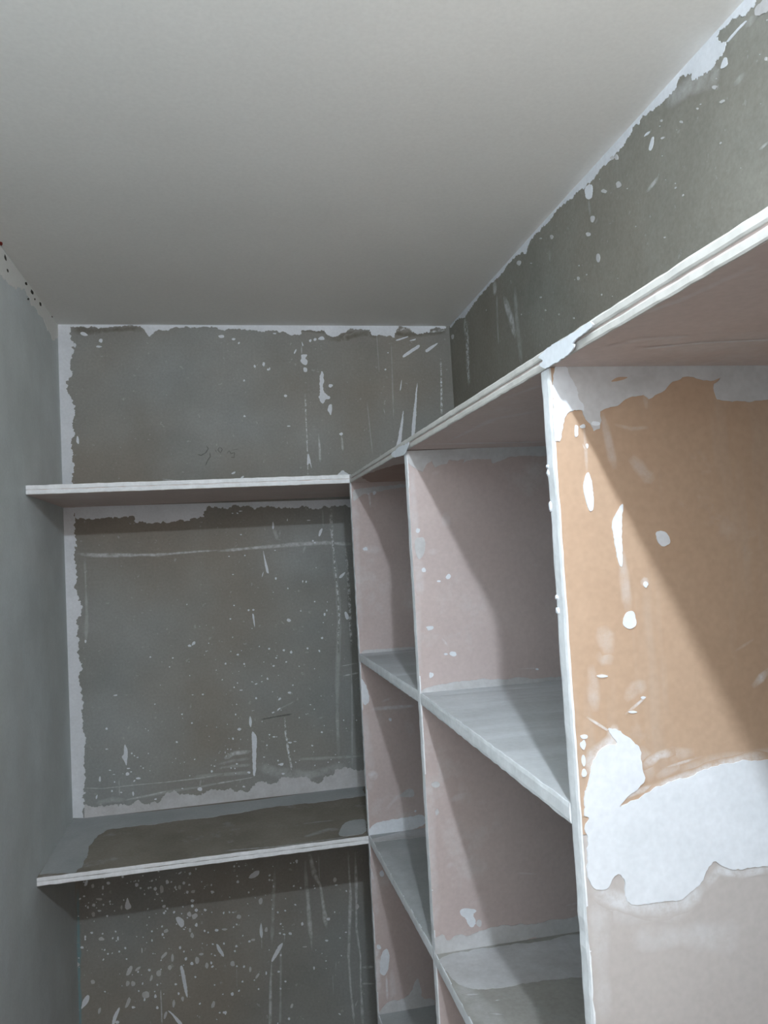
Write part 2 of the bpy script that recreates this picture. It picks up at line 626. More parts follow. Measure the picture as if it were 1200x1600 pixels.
# strip under the ceiling
patch(B, P_back, [(91, 505.5), (690, 507), (697, 512), (672, 514), (670, 520), (650, 522), (640, 513), (622, 511), (617, 527), (595, 524), (580, 522),
                  (577, 514), (550, 514), (532, 521), (525, 526), (512, 524), (507, 517), (472, 516), (471, 522), (457, 524), (445, 519),
                  (430, 517), (415, 517), (385, 516), (362, 514), (345, 515), (335, 511.5), (300, 511.5), (270, 513), (258, 517), (246, 516),
                  (238, 522), (233, 526), (225, 514), (215, 510.5), (205, 508), (190, 511), (165, 512), (140, 511), (112, 511)],
      name='putty_strip', jag=.32, step=.0018, straight=(0, 39))
# corner strip between the shelves
patch(B, P_back, [(98.5, 793), (118, 793), (117, 808), (118.5, 836), (120, 850), (117, 863), (118.5, 887), (121, 922), (124, 963), (121, 987),
                  (125, 1025), (128, 1042), (128, 1094), (131, 1145), (132, 1173), (130, 1197), (132, 1231), (130, 1255), (132, 1278), (113, 1278)],
      name='putty_strip', jag=.34, step=.002, straight=(19, 0, 18))
patch(B, P_back, [(117, 808), (117, 792), (547, 780), (549, 794), (532, 790), (516, 793), (506, 790), (492, 795), (472, 790), (464, 794), (452, 793),
                  (440, 795), (420, 790), (406, 793), (394, 793), (380, 790), (343, 794), (323, 793), (319, 807), (299, 810), (271, 815), (240, 817),
                  (212, 817), (210, 807), (165, 809)], name='putty_strip', jag=.30, step=.0018, h=.0008, straight=(0, 1, 2))
patch(B, P_back, [(132, 1278), (132, 1257), (150, 1261), (176, 1258), (194, 1256), (218, 1251), (222, 1255), (248, 1254), (254, 1246), (274, 1236),
                  (282, 1242), (306, 1242), (320, 1239), (334, 1234), (360, 1231), (384, 1238), (398, 1228), (416, 1221), (430, 1223), (438, 1217),
                  (460, 1216), (470, 1213), (482, 1216), (500, 1223), (508, 1212), (522, 1209), (528, 1201), (552, 1202), (575, 1203), (578, 1228),
                  (350, 1256)], name='putty_strip', mat=m_thin, jag=.32, step=.0018, straight=(29, 30, 0))
# smears above the upper shelf
for pts in ([(325, 320), (340, 325), (345, 380), (340, 440), (360, 465), (385, 480), (380, 495), (355, 495), (340, 525), (325, 515), (310, 480), (320, 465), (320, 400)],
            [(375, 530), (395, 525), (395, 560), (388, 600), (378, 580), (365, 565)],
            [(200, 215), (245, 215), (225, 240), (245, 255), (235, 285), (210, 275), (195, 255), (205, 240)],
            [(215, 295), (240, 300), (240, 325), (218, 325)], [(204, 130), (218, 160), (210, 165)], [(155, 205), (170, 180), (174, 190), (160, 215)],
            [(835, 225), (850, 210), (940, 150), (945, 170), (900, 200), (840, 238)],
            [(975, 195), (1000, 170), (1060, 140), (1050, 155), (990, 205)],
            [(930, 370), (925, 480), (920, 620), (910, 735), (890, 740), (895, 650), (910, 520)],
            [(842, 550), (840, 640), (825, 780), (810, 830), (775, 830), (800, 780), (825, 640)],
            [(832, 365), (826, 435), (818, 445), (824, 400)],
            [(240, 850), (250, 830), (272, 940), (255, 890), (238, 915)],
            [(370, 1004), (400, 992), (430, 965), (462, 935), (490, 960), (530, 975), (530, 1010), (460, 1010)],
            [(790, 125), (870, 100), (872, 108), (800, 132)], [(870, 132), (920, 115), (915, 128)]):
    patch(B, P_back, pts, name='putty_smear', win=w3, jag=.22, step=.003)
small = splats(B, P_back, [(385, 411, 14, 12), (105, 475, 9), (125, 663, 12, 4), (728, 310, 6), (452, 713, 10), (260, 130, 8, 9), (290, 122, 10, 9), (330, 115, 22, 11),
                           (35, 85, 12, 4), (5, 305, 5, 9), (1078, 390, 7), (745, 205, 4), (990, 190, 10, 8)], w3)
small += splats(B, P_back, [(150, 118, 20, 11, .2), (245, 155, 12, 11), (235, 188, 16, 7), (930, 130, 16, 9), (1000, 145, 12, 6), (1060, 380, 6), (1062, 583, 6),
                            (1170, 288, 8, 12), (1120, 300, 6, 8), (1195, 318, 6), (1030, 168, 6), (115, 720, 8, 24), (98, 180, 8, 14), (1000, 905, 14, 5, -.4),
                            (1050, 930, 12, 6, -.8)], w4)
for pts, w, mt in ([[(228, 460), (232, 620), (238, 720), (242, 860), (245, 985)], 14, m_film_dots], [[(310, 710), (318, 800), (321, 890)], 13, m_film],
                   [[(455, 725), (462, 820)], 13, m_film], [[(1075, 240), (1078, 400), (1080, 600)], 16, m_film_dots], [[(718, 555), (726, 592)], 8, m_film],
                   [[(765, 140), (780, 620)], 10, m_film_soft], [[(615, 520), (650, 850)], 12, m_film_soft], [[(675, 100), (690, 330)], 10, m_film_soft],
                   [[(205, 160), (205, 215)], 10, m_film], [[(800, 65), (880, 50), (905, 80)], 14, m_film_dots], [[(1010, 75), (1100, 62)], 14, m_film_dots],
                   [[(695, 830), (698, 870)], 5, m_film]):
    strip(B, P_back, pts, w, win=w3, mat=mt)
strip(B, P_back, [(590, 940), (680, 950), (800, 966)], 9, win=w4, mat=m_film)
# damp stain and pencilled figures
for pts, w in ([[(350, 92), (430, 112), (520, 92), (620, 82), (700, 100)], 60], [[(470, 118), (560, 88), (630, 82)], 60], [[(160, 62), (260, 70), (360, 76)], 26], [[(770, 80), (860, 92), (990, 80), (1110, 70)], 56]):
    strip(B, P_back, pts, w, win=w3, name='damp_stain', mat='stain')
strip(B, P_back, [(75, 92), (200, 100), (420, 85), (480, 95)], 50, win=w4, name='damp_stain', mat='stain')
for pts in ([(845, 750), (856, 768), (842, 790), (815, 806), (793, 798)], [(864, 785), (868, 812), (852, 835), (838, 868)], [(893, 768), (905, 792)],
            [(922, 755), (911, 775), (925, 792), (936, 772), (922, 757)], [(960, 795), (975, 780), (985, 796), (1005, 790), (1002, 818), (982, 815)], [(985, 777), (1032, 768)]):
    strip(B, P_back, pts, 7, win=w4, name='pencil_stroke', mat='pencil', wob=.1)
# between the shelves
for pts in ([(355, 490), (372, 560), (395, 640), (401, 682), (382, 675), (370, 620), (360, 550)], [(345, 712), (350, 680), (361, 662), (352, 700)],
            [(430, 268), (443, 300), (437, 338), (425, 328)], [(268, 990), (286, 1000), (293, 1112), (281, 1070)],
            [(945, 715), (960, 690), (1000, 665), (990, 690), (965, 718)], [(988, 985), (1005, 975), (1032, 1030), (1005, 1045)],
            [(815, 325), (822, 335), (800, 392), (786, 388), (795, 345)]):
    patch(B, P_back, pts, name='putty_smear', win=wf, jag=.2, step=.003)
for pts in ([(255, 588), (270, 640), (260, 688), (245, 655), (247, 610)], [(272, 708), (307, 750), (305, 850), (297, 1062), (276, 1062), (270, 850), (264, 740)]):
    patch(B, P_back, pts, name='putty_smear', win=w7, jag=.15, step=.003)
patch(B, P_back, [(425, 808), (445, 850), (449, 890), (440, 990), (425, 950), (398, 912), (418, 895), (418, 850)], name='putty_smear', win=w6, jag=.15, step=.003)
small += splats(B, P_back, [(242, 967, 9, 7), (278, 965, 9, 8), (555, 1045, 18, 14), (745, 425, 7), (760, 440, 8, 6), (183, 377, 8, 5), (212, 540, 6), (448, 500, 7, 4), (120, 688, 8, 4),
                            (455, 720, 8, 10), (665, 742, 5, 10), (692, 745, 6, 9), (758, 900, 6), (770, 635, 4), (650, 973, 7, 4), (835, 1000, 8, 12), (853, 968, 4, 8),
                            (128, 930, 7, 6), (180, 193, 14, 5), (115, 210, 7, 4), (155, 210, 7), (710, 265, 14, 4), (545, 262, 4, 10), (100, 1035, 7), (90, 547, 7, 4), (815, 1185, 10, 8)], wf)
small += splats(B, P_back, [(403, 68, 9), (458, 140, 8, 6), (437, 202, 10, 7), (158, 115, 9, 7), (62, 185, 8), (208, 187, 7), (702, 65, 8), (637, 205, 5), (535, 172, 9, 6, -.4),
                            (562, 412, 17, 8), (485, 460, 14, 8, -.6), (300, 455, 8), (588, 352, 6), (390, 302, 8), (300, 343, 11, 5, -.4), (345, 325, 9, 4, -.3), (185, 392, 13, 4),
                            (130, 370, 6), (155, 335, 5), (740, 825, 9, 7), (567, 800, 16, 7), (605, 793, 12, 3), (500, 970, 16, 10), (472, 942, 6), (510, 1045, 12, 9), (245, 1035, 12, 8),
                            (150, 968, 9, 6), (1085, 627, 6), (985, 627, 6), (205, 1145, 10, 6), (795, 85, 8, 9), (575, 95, 9, 12), (518, 80, 9), (362, 915, 7, 4), (385, 822, 6),
                            (725, 505, 8, 4), (815, 720, 10, 7), (540, 777, 7), (555, 880, 7, 9), (435, 565, 11, 5, -.5), (478, 540, 16, 6, -.6), (140, 582, 5, 8), (610, 955, 5), (405, 740, 6),
                            (440, 757, 12, 5), (862, 955, 5), (135, 1003, 5), (105, 1000, 5), (948, 955, 5), (600, 868, 5), (170, 695, 16, 12), (120, 770, 7, 10)], w7)
small += splats(B, P_back, [(962, 25, 12, 20, .6), (930, 45, 14, 10), (283, 692, 10), (285, 852, 12, 5), (350, 432, 18, 6, -.1), (445, 1045, 16, 14), (530, 1080, 22, 8), (500, 1100, 10, 5, -.7),
                            (452, 1003, 14, 5), (475, 1030, 7, 4), (230, 1087, 8, 22), (205, 1225, 7, 18, .3), (490, 1200, 7, 18), (625, 132, 7), (800, 140, 7, 6), (872, 580, 7), (950, 648, 7),
                            (1105, 1025, 9), (1035, 425, 8, 6), (118, 12, 8, 14), (480, 885, 7), (525, 917, 7, 4), (310, 1017, 9, 5), (345, 1110, 6), (395, 1190, 10, 5), (340, 1050, 10, 3),
                            (665, 1243, 12, 5), (112, 1195, 8), (875, 1160, 9, 5), (1125, 985, 8, 5), (830, 797, 8), (775, 210, 6), (1010, 1165, 18, 16), (325, 1180, 8), (570, 1000, 5), (500, 905, 5), (955, 428, 8, 3)], w6)
for pts, w, mt in ([[(885, 165), (890, 330), (905, 500), (920, 660), (940, 850), (950, 1050), (940, 1200), (948, 1300)], 26, m_film_dots],
                   [[(885, 165), (890, 330), (905, 500), (920, 660), (940, 850), (950, 1050), (945, 1210), (935, 1500), (935, 1800), (945, 2120)], 34, m_film_soft],
                   [[(1000, 470), (1010, 600), (1025, 800), (1035, 1000), (1045, 1250)], 20, m_film_dots],
                   [[(1045, 1250), (1050, 1700), (1052, 2200)], 16, m_film_soft],
                   [[(0, 505), (350, 475), (650, 450), (850, 440), (1055, 452)], 30, m_film],
                   [[(820, 180), (825, 320)], 14, m_film_soft], [[(440, 330), (470, 420)], 40, m_film_soft], [[(490, 340), (480, 400)], 26, m_film_soft],
                   [[(690, 455), (665, 520)], 16, m_film_soft]):
    strip(B, P_back, pts, w, win=wf, mat=mt)
strip(B, P_back, [(345, 335), (440, 343), (600, 341), (720, 340), (900, 325), (1000, 319)], 18, win=w5, mat=m_film)
strip(B, P_back, [(385, 350), (395, 620), (390, 740)], 16, win=w5, mat=m_film_soft)
for pts, w, mt in ([[(50, 925), (130, 885), (262, 870)], 34, m_film], [[(0, 972), (120, 942), (255, 925)], 22, m_film_soft], [[(-40, 1058), (170, 1040), (260, 1035)], 30, m_film_soft],
                   [[(-10, 1122), (150, 1095), (285, 1070)], 14, m_film], [[(962, 205), (1102, 178)], 10, m_film], [[(980, 280), (1102, 256)], 12, m_film], [[(1060, 322), (1105, 285)], 9, m_film_soft],
                   [[(525, 600), (530, 720), (550, 850), (583, 1032)], 18, m_film_dots], [[(555, 900), (583, 1035)], 12, m_film], [[(600, 932), (900, 920), (1140, 905)], 24, m_film_soft],
                   [[(430, 575), (510, 525), (600, 480)], 14, m_film_soft], [[(780, 615), (840, 598)], 14, m_film_soft], [[(0, 1000), (120, 985), (260, 975)], 26, m_film_soft],
                   [[(300, 980), (480, 1040), (700, 1060), (1000, 980)], 80, m_film_soft]):
    strip(B, P_back, pts, w, win=w7, mat=mt)
strip(B, P_back, [(335, 622), (460, 598), (585, 578)], 12, win=w7, mat='pencil', name='pencil_stroke')
for pts, w, mt in ([[(80, 1155), (250, 1160), (480, 1135), (750, 1110), (1000, 1080), (1200, 1048)], 12, m_film], [[(420, 1252), (620, 1212), (800, 1180), (1000, 1150), (1200, 1110)], 24, m_film_soft],
                   [[(960, 1075), (1200, 1045)], 34, m_film_soft], [[(380, 1095), (385, 1215)], 16, m_film], [[(200, 1275), (330, 1245), (430, 1250)], 36, m_film_soft], [[(1020, 1080), (1010, 1160)], 18, m_film_soft],
                   [[(430, 1250), (560, 1225), (760, 1180)], 14, m_film]):
    strip(B, P_back, pts, w, win=w6, mat=mt)
# below the lower shelf
for pts in ([(475, 388), (490, 430), (507, 470), (470, 490), (455, 460)], [(835, 545), (865, 538), (900, 565), (902, 605), (880, 622), (855, 595)],
            [(1140, 740), (1160, 750), (1202, 820), (1197, 845), (1150, 790)], [(868, 910), (890, 903), (915, 1010), (928, 1120), (926, 1152), (905, 1100), (885, 1000)],
            [(175, 1123), (193, 1133), (185, 1178), (140, 1225), (128, 1233), (140, 1165)], [(415, 1212), (420, 1235), (390, 1310), (378, 1350), (358, 1350), (370, 1280)],
            [(150, 310), (160, 268), (182, 266), (172, 305)], [(775, 1240), (800, 1250), (880, 1325), (890, 1350), (860, 1350), (815, 1280)]):
    patch(B, P_back, pts, name='putty_smear', win=wl, jag=.2, step=.003)
for pts in ([(220, 242), (235, 215), (270, 188), (303, 184), (298, 215), (265, 238)], [(472, 702), (466, 735), (430, 800), (392, 848), (386, 832), (415, 770), (440, 725)],
            [(315, 555), (328, 640), (318, 680), (302, 640), (305, 590)]):
    patch(B, P_back, pts, name='putty_smear', win=wm, jag=.2, step=.003)
small += splats(B, P_back, [(332, 288, 13, 10), (217, 308, 10, 16), (292, 322, 8, 14), (265, 408, 24, 8), (222, 452, 12), (265, 495, 14, 8), (220, 520, 14, 16), (345, 425, 8),
                            (545, 300, 14), (775, 278, 14), (733, 335, 14, 30), (685, 330, 12, 14), (835, 320, 8, 12), (868, 320, 12, 16), (900, 285, 12), (940, 300, 10, 8), (968, 350, 16, 12),
                            (965, 418, 14, 12), (962, 458, 12, 10), (925, 355, 11), (1115, 352, 14, 10), (945, 215, 8, 12), (870, 210, 14, 6, -.5), (440, 238, 10), (750, 460, 13, 11), (775, 478, 8),
                            (750, 510, 10), (825, 505, 8, 10), (940, 518, 18, 20), (980, 535, 20, 22), (992, 490, 12), (992, 600, 12, 14), (945, 640, 10, 20), (960, 678, 14, 20), (1058, 488, 12, 10),
                            (1145, 640, 12, 10), (765, 645, 20, 11, -.5), (740, 672, 10, 12), (660, 648, 8), (280, 705, 20, 14), (405, 700, 8, 14), (135, 770, 14, 10), (415, 800, 6, 8), (460, 775, 8),
                            (750, 830, 30, 12, -.8), (815, 850, 11, 32, .1), (795, 920, 16, 20), (1000, 865, 18, 28), (1070, 905, 14, 22), (960, 890, 14, 12), (915, 855, 10, 12), (1030, 820, 16, 10),
                            (870, 770, 8, 12), (490, 945, 18, 40, .4), (555, 930, 10, 24, .8), (710, 960, 22), (655, 1000, 10, 28, .3), (478, 1038, 14, 22), (518, 1040, 16, 20), (215, 1027, 16),
                            (617, 1122, 28), (605, 1160, 8, 12), (685, 1135, 10, 14), (822, 1190, 12, 28), (890, 1155, 12, 18), (1120, 1195, 13, 30, .2), (265, 1245, 11, 30, .3), (480, 1180, 12, 42, .4), (520, 1218, 14, 10),
                            (103, 900, 14, 16), (760, 1280, 10, 30, .3), (700, 1220, 10), (400, 1330, 14, 10), (495, 465, 9, 14), (432, 470, 7, 16), (575, 325, 8), (700, 370, 12, 6), (210, 660, 8), (160, 690, 6, 12),
                            (640, 940, 10), (590, 1040, 6, 10), (840, 1045, 10, 8), (860, 1115, 7, 10), (700, 1050, 7), (985, 990, 8), (1105, 885, 8, 12), (900, 800, 7), (585, 790, 5, 18), (305, 788, 7), (735, 612, 8), (660, 715, 6, 10),
                            (150, 385, 10, 7), (180, 470, 6, 10), (295, 450, 8), (650, 320, 8), (690, 260, 6), (1105, 300, 6, 10), (990, 180, 7, 9), (710, 200, 8, 4), (560, 270, 5, 8), (605, 370, 5, 8), (1200, 740, 8)], wl, mat=m_thin)
small += splats(B, P_back, [(310, 405, 15, 22), (155, 520, 18, 15), (50, 608, 20, 8), (110, 855, 16, 20), (140, 875, 7), (235, 900, 9, 20), (255, 685, 16, 9), (230, 695, 10, 8), (845, 250, 14, 18), (800, 535, 13, 11), (787, 690, 12, 8),
                            (525, 640, 12, 11), (535, 1160, 9, 18, .3), (55, 1210, 11, 14), (105, 1075, 10, 12), (1005, 445, 14, 18), (450, 637, 8), (480, 645, 9, 7), (350, 610, 10, 20), (435, 487, 7), (487, 475, 9, 6), (455, 570, 7, 6),
                            (560, 432, 8, 6), (395, 462, 5), (145, 265, 10), (225, 342, 6, 8), (120, 155, 7), (155, 155, 6), (140, 225, 5), (395, 255, 6), (570, 120, 10, 14), (600, 310, 7), (855, 290, 10, 5), (135, 730, 9), (125, 765, 7),
                            (180, 985, 7), (490, 985, 8), (880, 1220, 9, 5, .5), (515, 1255, 9), (15, 1210, 6), (350, 925, 6, 14), (440, 915, 10, 7), (285, 945, 8, 26, .6), (265, 975, 5), (695, 890, 6, 12), (630, 735, 16, 4), (85, 485, 7), (112, 487, 8, 5), (925, 630, 8, 5), (610, 570, 9, 12)], wm, mat=m_thin)
for pts, w, mt in ([[(630, 100), (640, 300), (655, 450), (670, 620), (680, 770)], 26, m_film_soft], [[(645, 300), (655, 450), (668, 620), (678, 690)], 30, m_film],
                   [[(662, 60), (700, 220), (740, 290), (760, 420), (785, 600)], 34, m_film], [[(728, 70), (735, 280)], 16, m_film_soft],
                   [[(390, 840), (382, 1000), (378, 1330)], 20, m_film], [[(455, 740), (455, 1000), (450, 1330)], 16, m_film_soft], [[(412, 180), (400, 480), (390, 720)], 26, m_film_soft],
                   [[(940, 50), (958, 350), (945, 800), (958, 1020), (990, 1330)], 30, m_film], [[(992, 50), (1000, 300), (1000, 600), (1030, 800), (1032, 1000), (1050, 1330)], 24, m_film],
                   [[(1040, 882), (1128, 880)], 18, m_film], [[(1035, 1000), (1132, 1002)], 18, m_film], [[(985, 1180), (1010, 1120)], 16, m_film], [[(318, 670), (318, 750)], 7, m_film],
                   [[(137, 880), (140, 1040)], 7, m_film_soft], [[(855, 830), (850, 920)], 9, m_film_soft], [[(485, 640), (480, 700)], 10, m_film], [[(830, 930), (835, 1080)], 12, m_film_soft]):
    strip(B, P_back, pts, w, win=wm, mat=mt)
strip(B, P_back, [(725, 1085), (732, 1250), (735, 1350)], 11, win=wl)
# fine random spray, densest low on the left
rnd = random.Random(5)
for k in range(330):
    u, v = rnd.uniform(122, 560), 1345 + abs(rnd.gauss(0, 1)) * 140
    if rnd.random() < (u - 122) / 520 or v > 1640:
        continue
    r = rnd.choice((.7, .9, 1.1, 1.5))
    small.append(splat_q(P_back, (u, v), r, r * rnd.uniform(.7, 1.5), rnd.random(), 6))
for k in range(130):
    u, v = rnd.gauss(390, 100), rnd.gauss(1120, 90)
    if not (140 < u < 545 and 850 < v < 1225):
        continue
    r = rnd.choice((.5, .7, .9))
    small.append(splat_q(P_back, (u, v), r, r * rnd.uniform(.7, 1.5), rnd.random(), 6))
speckles(B, P_back, small)
# blue marking line down the corner under the lower shelf
strip(B, P_back, [(121.5, 1388), (123, 1480), (125, 1640)], 8, name='blue_chalk_line', mat='blue')

# ------------------------------------------------------------------ marks on the right wall
R = wall_right
wr1 = Px(900, 0, 4)
wr2 = Px(680, 280, 4)
patch(R, P_right, [(703, 509.5), (880, 313), (1020, 158), (1165, -2), (1230, -74), (1230, -40), (1180, 5), (1165, 25), (1142, 32), (1130, 45), (1120, 57), (1126, 64), (1135, 65), (1132, 80),
                   (1115, 105), (1105, 115), (1085, 125), (1080, 115), (1062, 120), (1055, 140), (1030, 165), (1007, 180), (1000, 192), (992, 195), (980, 217), (967, 237), (940, 262),
                   (925, 282), (907, 297), (887, 313), (870, 327), (860, 343), (840, 362), (827, 381), (822, 397), (816, 393), (795, 411), (780, 433), (767, 443), (747, 466), (735, 483),
                   (727, 496), (717, 497), (705, 511)], name='putty_strip', jag=.32, step=.0018, straight=(0, 1, 2, 3))
patch(R, P_right, [(1180, 12), (1198, -5), (1230, -30), (1230, 0), (1196, 20), (1180, 26)], name='putty_smear', mat=m_thin)
for win, pts in ((wr1, [(930, 358), (945, 360), (951, 410), (903, 435), (915, 390)]), (wr2, [(945, 42), (987, 30), (981, 122), (945, 127), (935, 70)]),
                 (wr1, [(425, 858), (440, 832), (466, 818), (455, 840)]), (wr1, [(470, 945), (455, 935), (475, 860), (488, 852), (486, 900)]),
                 (wr1, [(940, 262), (1000, 190), (1060, 130), (1075, 130), (1010, 200), (955, 265)])):
    patch(R, P_right, pts, name='putty_smear', win=win, jag=.2, step=.003)
sr = splats(R, P_right, [(660, 762, 10), (545, 862, 14, 8, -.4), (870, 545, 14), (915, 635, 16, 9, -.5), (535, 755, 8), (1190, 370, 8, 14), (760, 680, 7), (230, 985, 14, 12), (255, 985, 10, 18)], wr1, mat=m_thin)
sr += splats(R, P_right, [(1058, 75, 16, 12, .4), (1148, 35, 16, 20), (985, 245, 14, 22), (960, 345, 16, 13), (1022, 490, 12, 27), (730, 360, 10, 15), (895, 620, 8, 10), (525, 525, 14, 16), (660, 738, 6), (775, 845, 5), (868, 868, 6),
                          (690, 820, 5), (660, 370, 8, 4), (110, 985, 7, 16), (80, 965, 6), (900, 540, 4), (600, 525, 6, 3)], wr2, mat=m_thin)
for win, pts, w, mt in ((wr1, [(985, 530), (1060, 460)], 36, m_film_soft), (wr1, [(440, 1200), (518, 1108)], 16, m_film), (wr1, [(1145, 935), (1210, 885)], 18, m_film), (wr1, [(560, 640), (720, 530), (900, 470)], 50, m_film_soft),
                        (wr1, [(1060, 150), (1130, 110)], 40, m_film_soft),
                        (wr2, [(370, 635), (376, 725)], 22, m_film), (wr2, [(385, 720), (390, 900), (397, 1035)], 12, m_film_soft), (wr2, [(428, 735), (475, 870), (502, 990)], 22, m_film), (wr2, [(498, 670), (508, 850), (540, 1160)], 20, m_film_soft),
                        (wr2, [(185, 870), (200, 1000), (205, 1150), (212, 1290)], 20, m_film_dots), (wr2, [(185, 870), (200, 1000), (205, 1150)], 24, m_film_soft), (wr2, [(715, 440), (718, 520)], 14, m_film_soft), (wr2, [(960, 130), (970, 230)], 26, m_film_soft)):
    strip(R, P_right, pts, w, win=win, mat=mt)
for k in range(30):
    u = rnd.uniform(740, 1200)
    v = 510 - (u - 703) * 1.1 + rnd.uniform(20, 260)
    if v > 750 - (u - 547) * .66 - 10 or v < 0:
        continue
    r = rnd.choice((.6, .8, 1.2))
    sr.append(splat_q(P_right, (u, v), r, r * rnd.uniform(.8, 1.8), rnd.random(), 6))
speckles(R, P_right, sr, mat=m_thin)

# ------------------------------------------------------------------ ceiling paint run over and chips on the left wall
L_ = wall_left
wc = Px(0, 350, 8)
patch(L_, P_left, [(-30, 343), (0, 384), (91, 507), (91, 524), (84, 532), (78, 520), (70, 505), (60, 492), (52, 478), (44, 462), (35, 452), (24, 452), (10, 440), (0, 428), (-30, 400)],
      name='paint_overlap', mat=m_ceiling, jag=.2, straight=(0, 1), h=.0007)
chips = []
for it in [(322, 748, 13, 20, -.3), (395, 850, 13, 32, -.4), (350, 940, 10, 12), (500, 1000, 11, 26, -.3), (652, 1152, 12, 14), (430, 940, 8, 14), (60, 420, 9, 40, -.2), (90, 580, 8, 26, -.3)]:
    chips.append(splat_q(P_left, wc([it[:2]])[0], it[2] / 8, it[3] / 8, it[4] if len(it) > 4 else 0))
speckles(L_, P_left, chips, name='paint_chips', mat=m_chip, h=.0012)
patch(ceiling, Plane((0, 1, ZC), (0, 0, -1)), [(-5, 377), (4, 378), (4, 383), (-3, 384)], name='red_mark', mat=m_red, jag=.1)

# ------------------------------------------------------------------ marks on the shelving unit
wd3 = Px(800, 500, 3)
wd3b = Px(800, 1000, 2.667)
d3u, d3l = dividers[3][1], dividers[3][0]
P3 = P_d[3]
patch(d3u, P3, [(215, 225), (300, 180), (1200, 150), (1500, 138), (1500, 330), (1260, 340), (1190, 375), (1150, 378), (960, 372), (945, 300), (975, 272), (850, 268), (750, 290), (700, 340), (640, 372), (615, 352),
                (520, 380), (440, 415), (412, 430), (410, 510), (382, 522), (330, 430), (260, 300)], name='putty_coat', mat=m_thin, win=wd3, jag=.1, step=.004, h=.0006, straight=(0, 1, 2, 3, 4))
patch(d3u, P3, [(455, 293), (490, 268), (545, 268), (520, 282)], name='bare_spot', mat=m_ply, win=wd3, h=.0009, jag=.1)
for pts in ([(190, 222), (250, 205), (300, 320), (345, 430), (300, 420), (262, 432), (240, 470), (228, 570), (195, 570)], [(345, 720), (360, 712), (380, 800), (381, 890), (362, 900), (345, 850), (330, 780)],  # first smear: lit part of the putty, shadow edge drawn as its slanted side
            [(490, 900), (522, 850), (510, 960), (517, 1100), (515, 1160), (500, 1150), (480, 1050), (464, 950)], [(530, 1370), (570, 1360), (585, 1430), (550, 1452), (515, 1430)],
            [(670, 990), (720, 990), (745, 1045), (705, 1066), (680, 1040)]):
    patch(d3u, P3, pts, name='putty_smear', win=wd3, jag=.12, step=.003)
patch(d3u, P3, [(395, 365), (440, 370), (490, 410), (535, 450), (540, 540), (555, 580), (520, 620), (455, 675), (440, 710), (300, 755), (298, 640), (318, 590), (330, 510), (360, 460), (395, 435), (440, 435), (415, 400)],
      win=wd3b, jag=.12, step=.003, h=.0014)
patch(d3u, P3, [(300, 745), (400, 710), (460, 690), (560, 640), (620, 600), (740, 570), (830, 530), (900, 510), (1067, 500), (1350, 480), (1800, 460), (1800, 860), (1350, 920), (1067, 935), (930, 960), (870, 940), (840, 915), (810, 950),
                (790, 1010), (740, 1050), (700, 1085), (600, 1090), (500, 1105), (470, 1080), (470, 1000), (445, 970), (420, 985), (395, 1040), (325, 1030), (312, 900)], name='putty_coat', win=wd3b, jag=.12, step=.004, h=.0012)
for pts, w, mt in ([[(510, 1060), (530, 1250), (545, 1380)], 50, m_film_soft], [[(335, 480), (345, 600), (350, 720)], 26, m_film_soft], [[(480, 490), (560, 510), (640, 505)], 26, m_film_soft], [[(560, 640), (620, 720), (660, 760)], 70, m_film_soft],
                   [[(620, 340), (630, 420)], 30, m_film_soft], [[(330, 580), (345, 615)], 10, m_film], [[(600, 1230), (640, 1225)], 40, m_film], [[(420, 430), (450, 560), (480, 700)], 40, m_film_soft]):
    strip(d3u, P3, pts, w, win=wd3, mat=mt)
for pts, w, mt in ([[(540, 530), (610, 480), (680, 465)], 50, m_film], [[(600, 570), (700, 520), (830, 490)], 40, m_film_soft], [[(640, 530), (760, 495)], 16, m_film], [[(1000, 195), (1075, 120)], 40, m_film], [[(930, 45), (1010, -5)], 22, m_film_soft],
                   [[(470, 250), (510, 200), (560, 190)], 60, m_film_soft], [[(470, 310), (560, 235)], 16, m_film], [[(345, 150), (400, 150)], 18, m_film], [[(310, 320), (420, 390)], 14, m_film], [[(350, 60), (420, 90)], 60, m_film_soft], [[(440, 660), (600, 605)], 24, m_film]):
    strip(d3u, P3, pts, w, win=wd3b, mat=mt)
splats(d3u, P3, [(298, 402, 14, 9), (296, 436, 12, 20), (296, 500, 9, 26), (299, 556, 12, 18), (375, 150, 22, 6), (545, 240, 10, 5), (500, 300, 18, 5)], wd3b, limit=0)
splats(d3u, P3, [(330, 500, 14, 10), (350, 590, 6, 12), (300, 520, 10, 30), (625, 1240, 10, 14), (390, 485, 24, 10)], wd3, limit=0)
for pts, w, mt in ([[(390, 1125), (450, 1118)], 14, m_film], [[(480, 1110), (600, 1130), (700, 1110)], 60, m_film_soft], [[(380, 1050), (400, 1110)], 50, m_film_soft]):
    strip(d3l, P3, pts, w, win=wd3b, mat=mt)
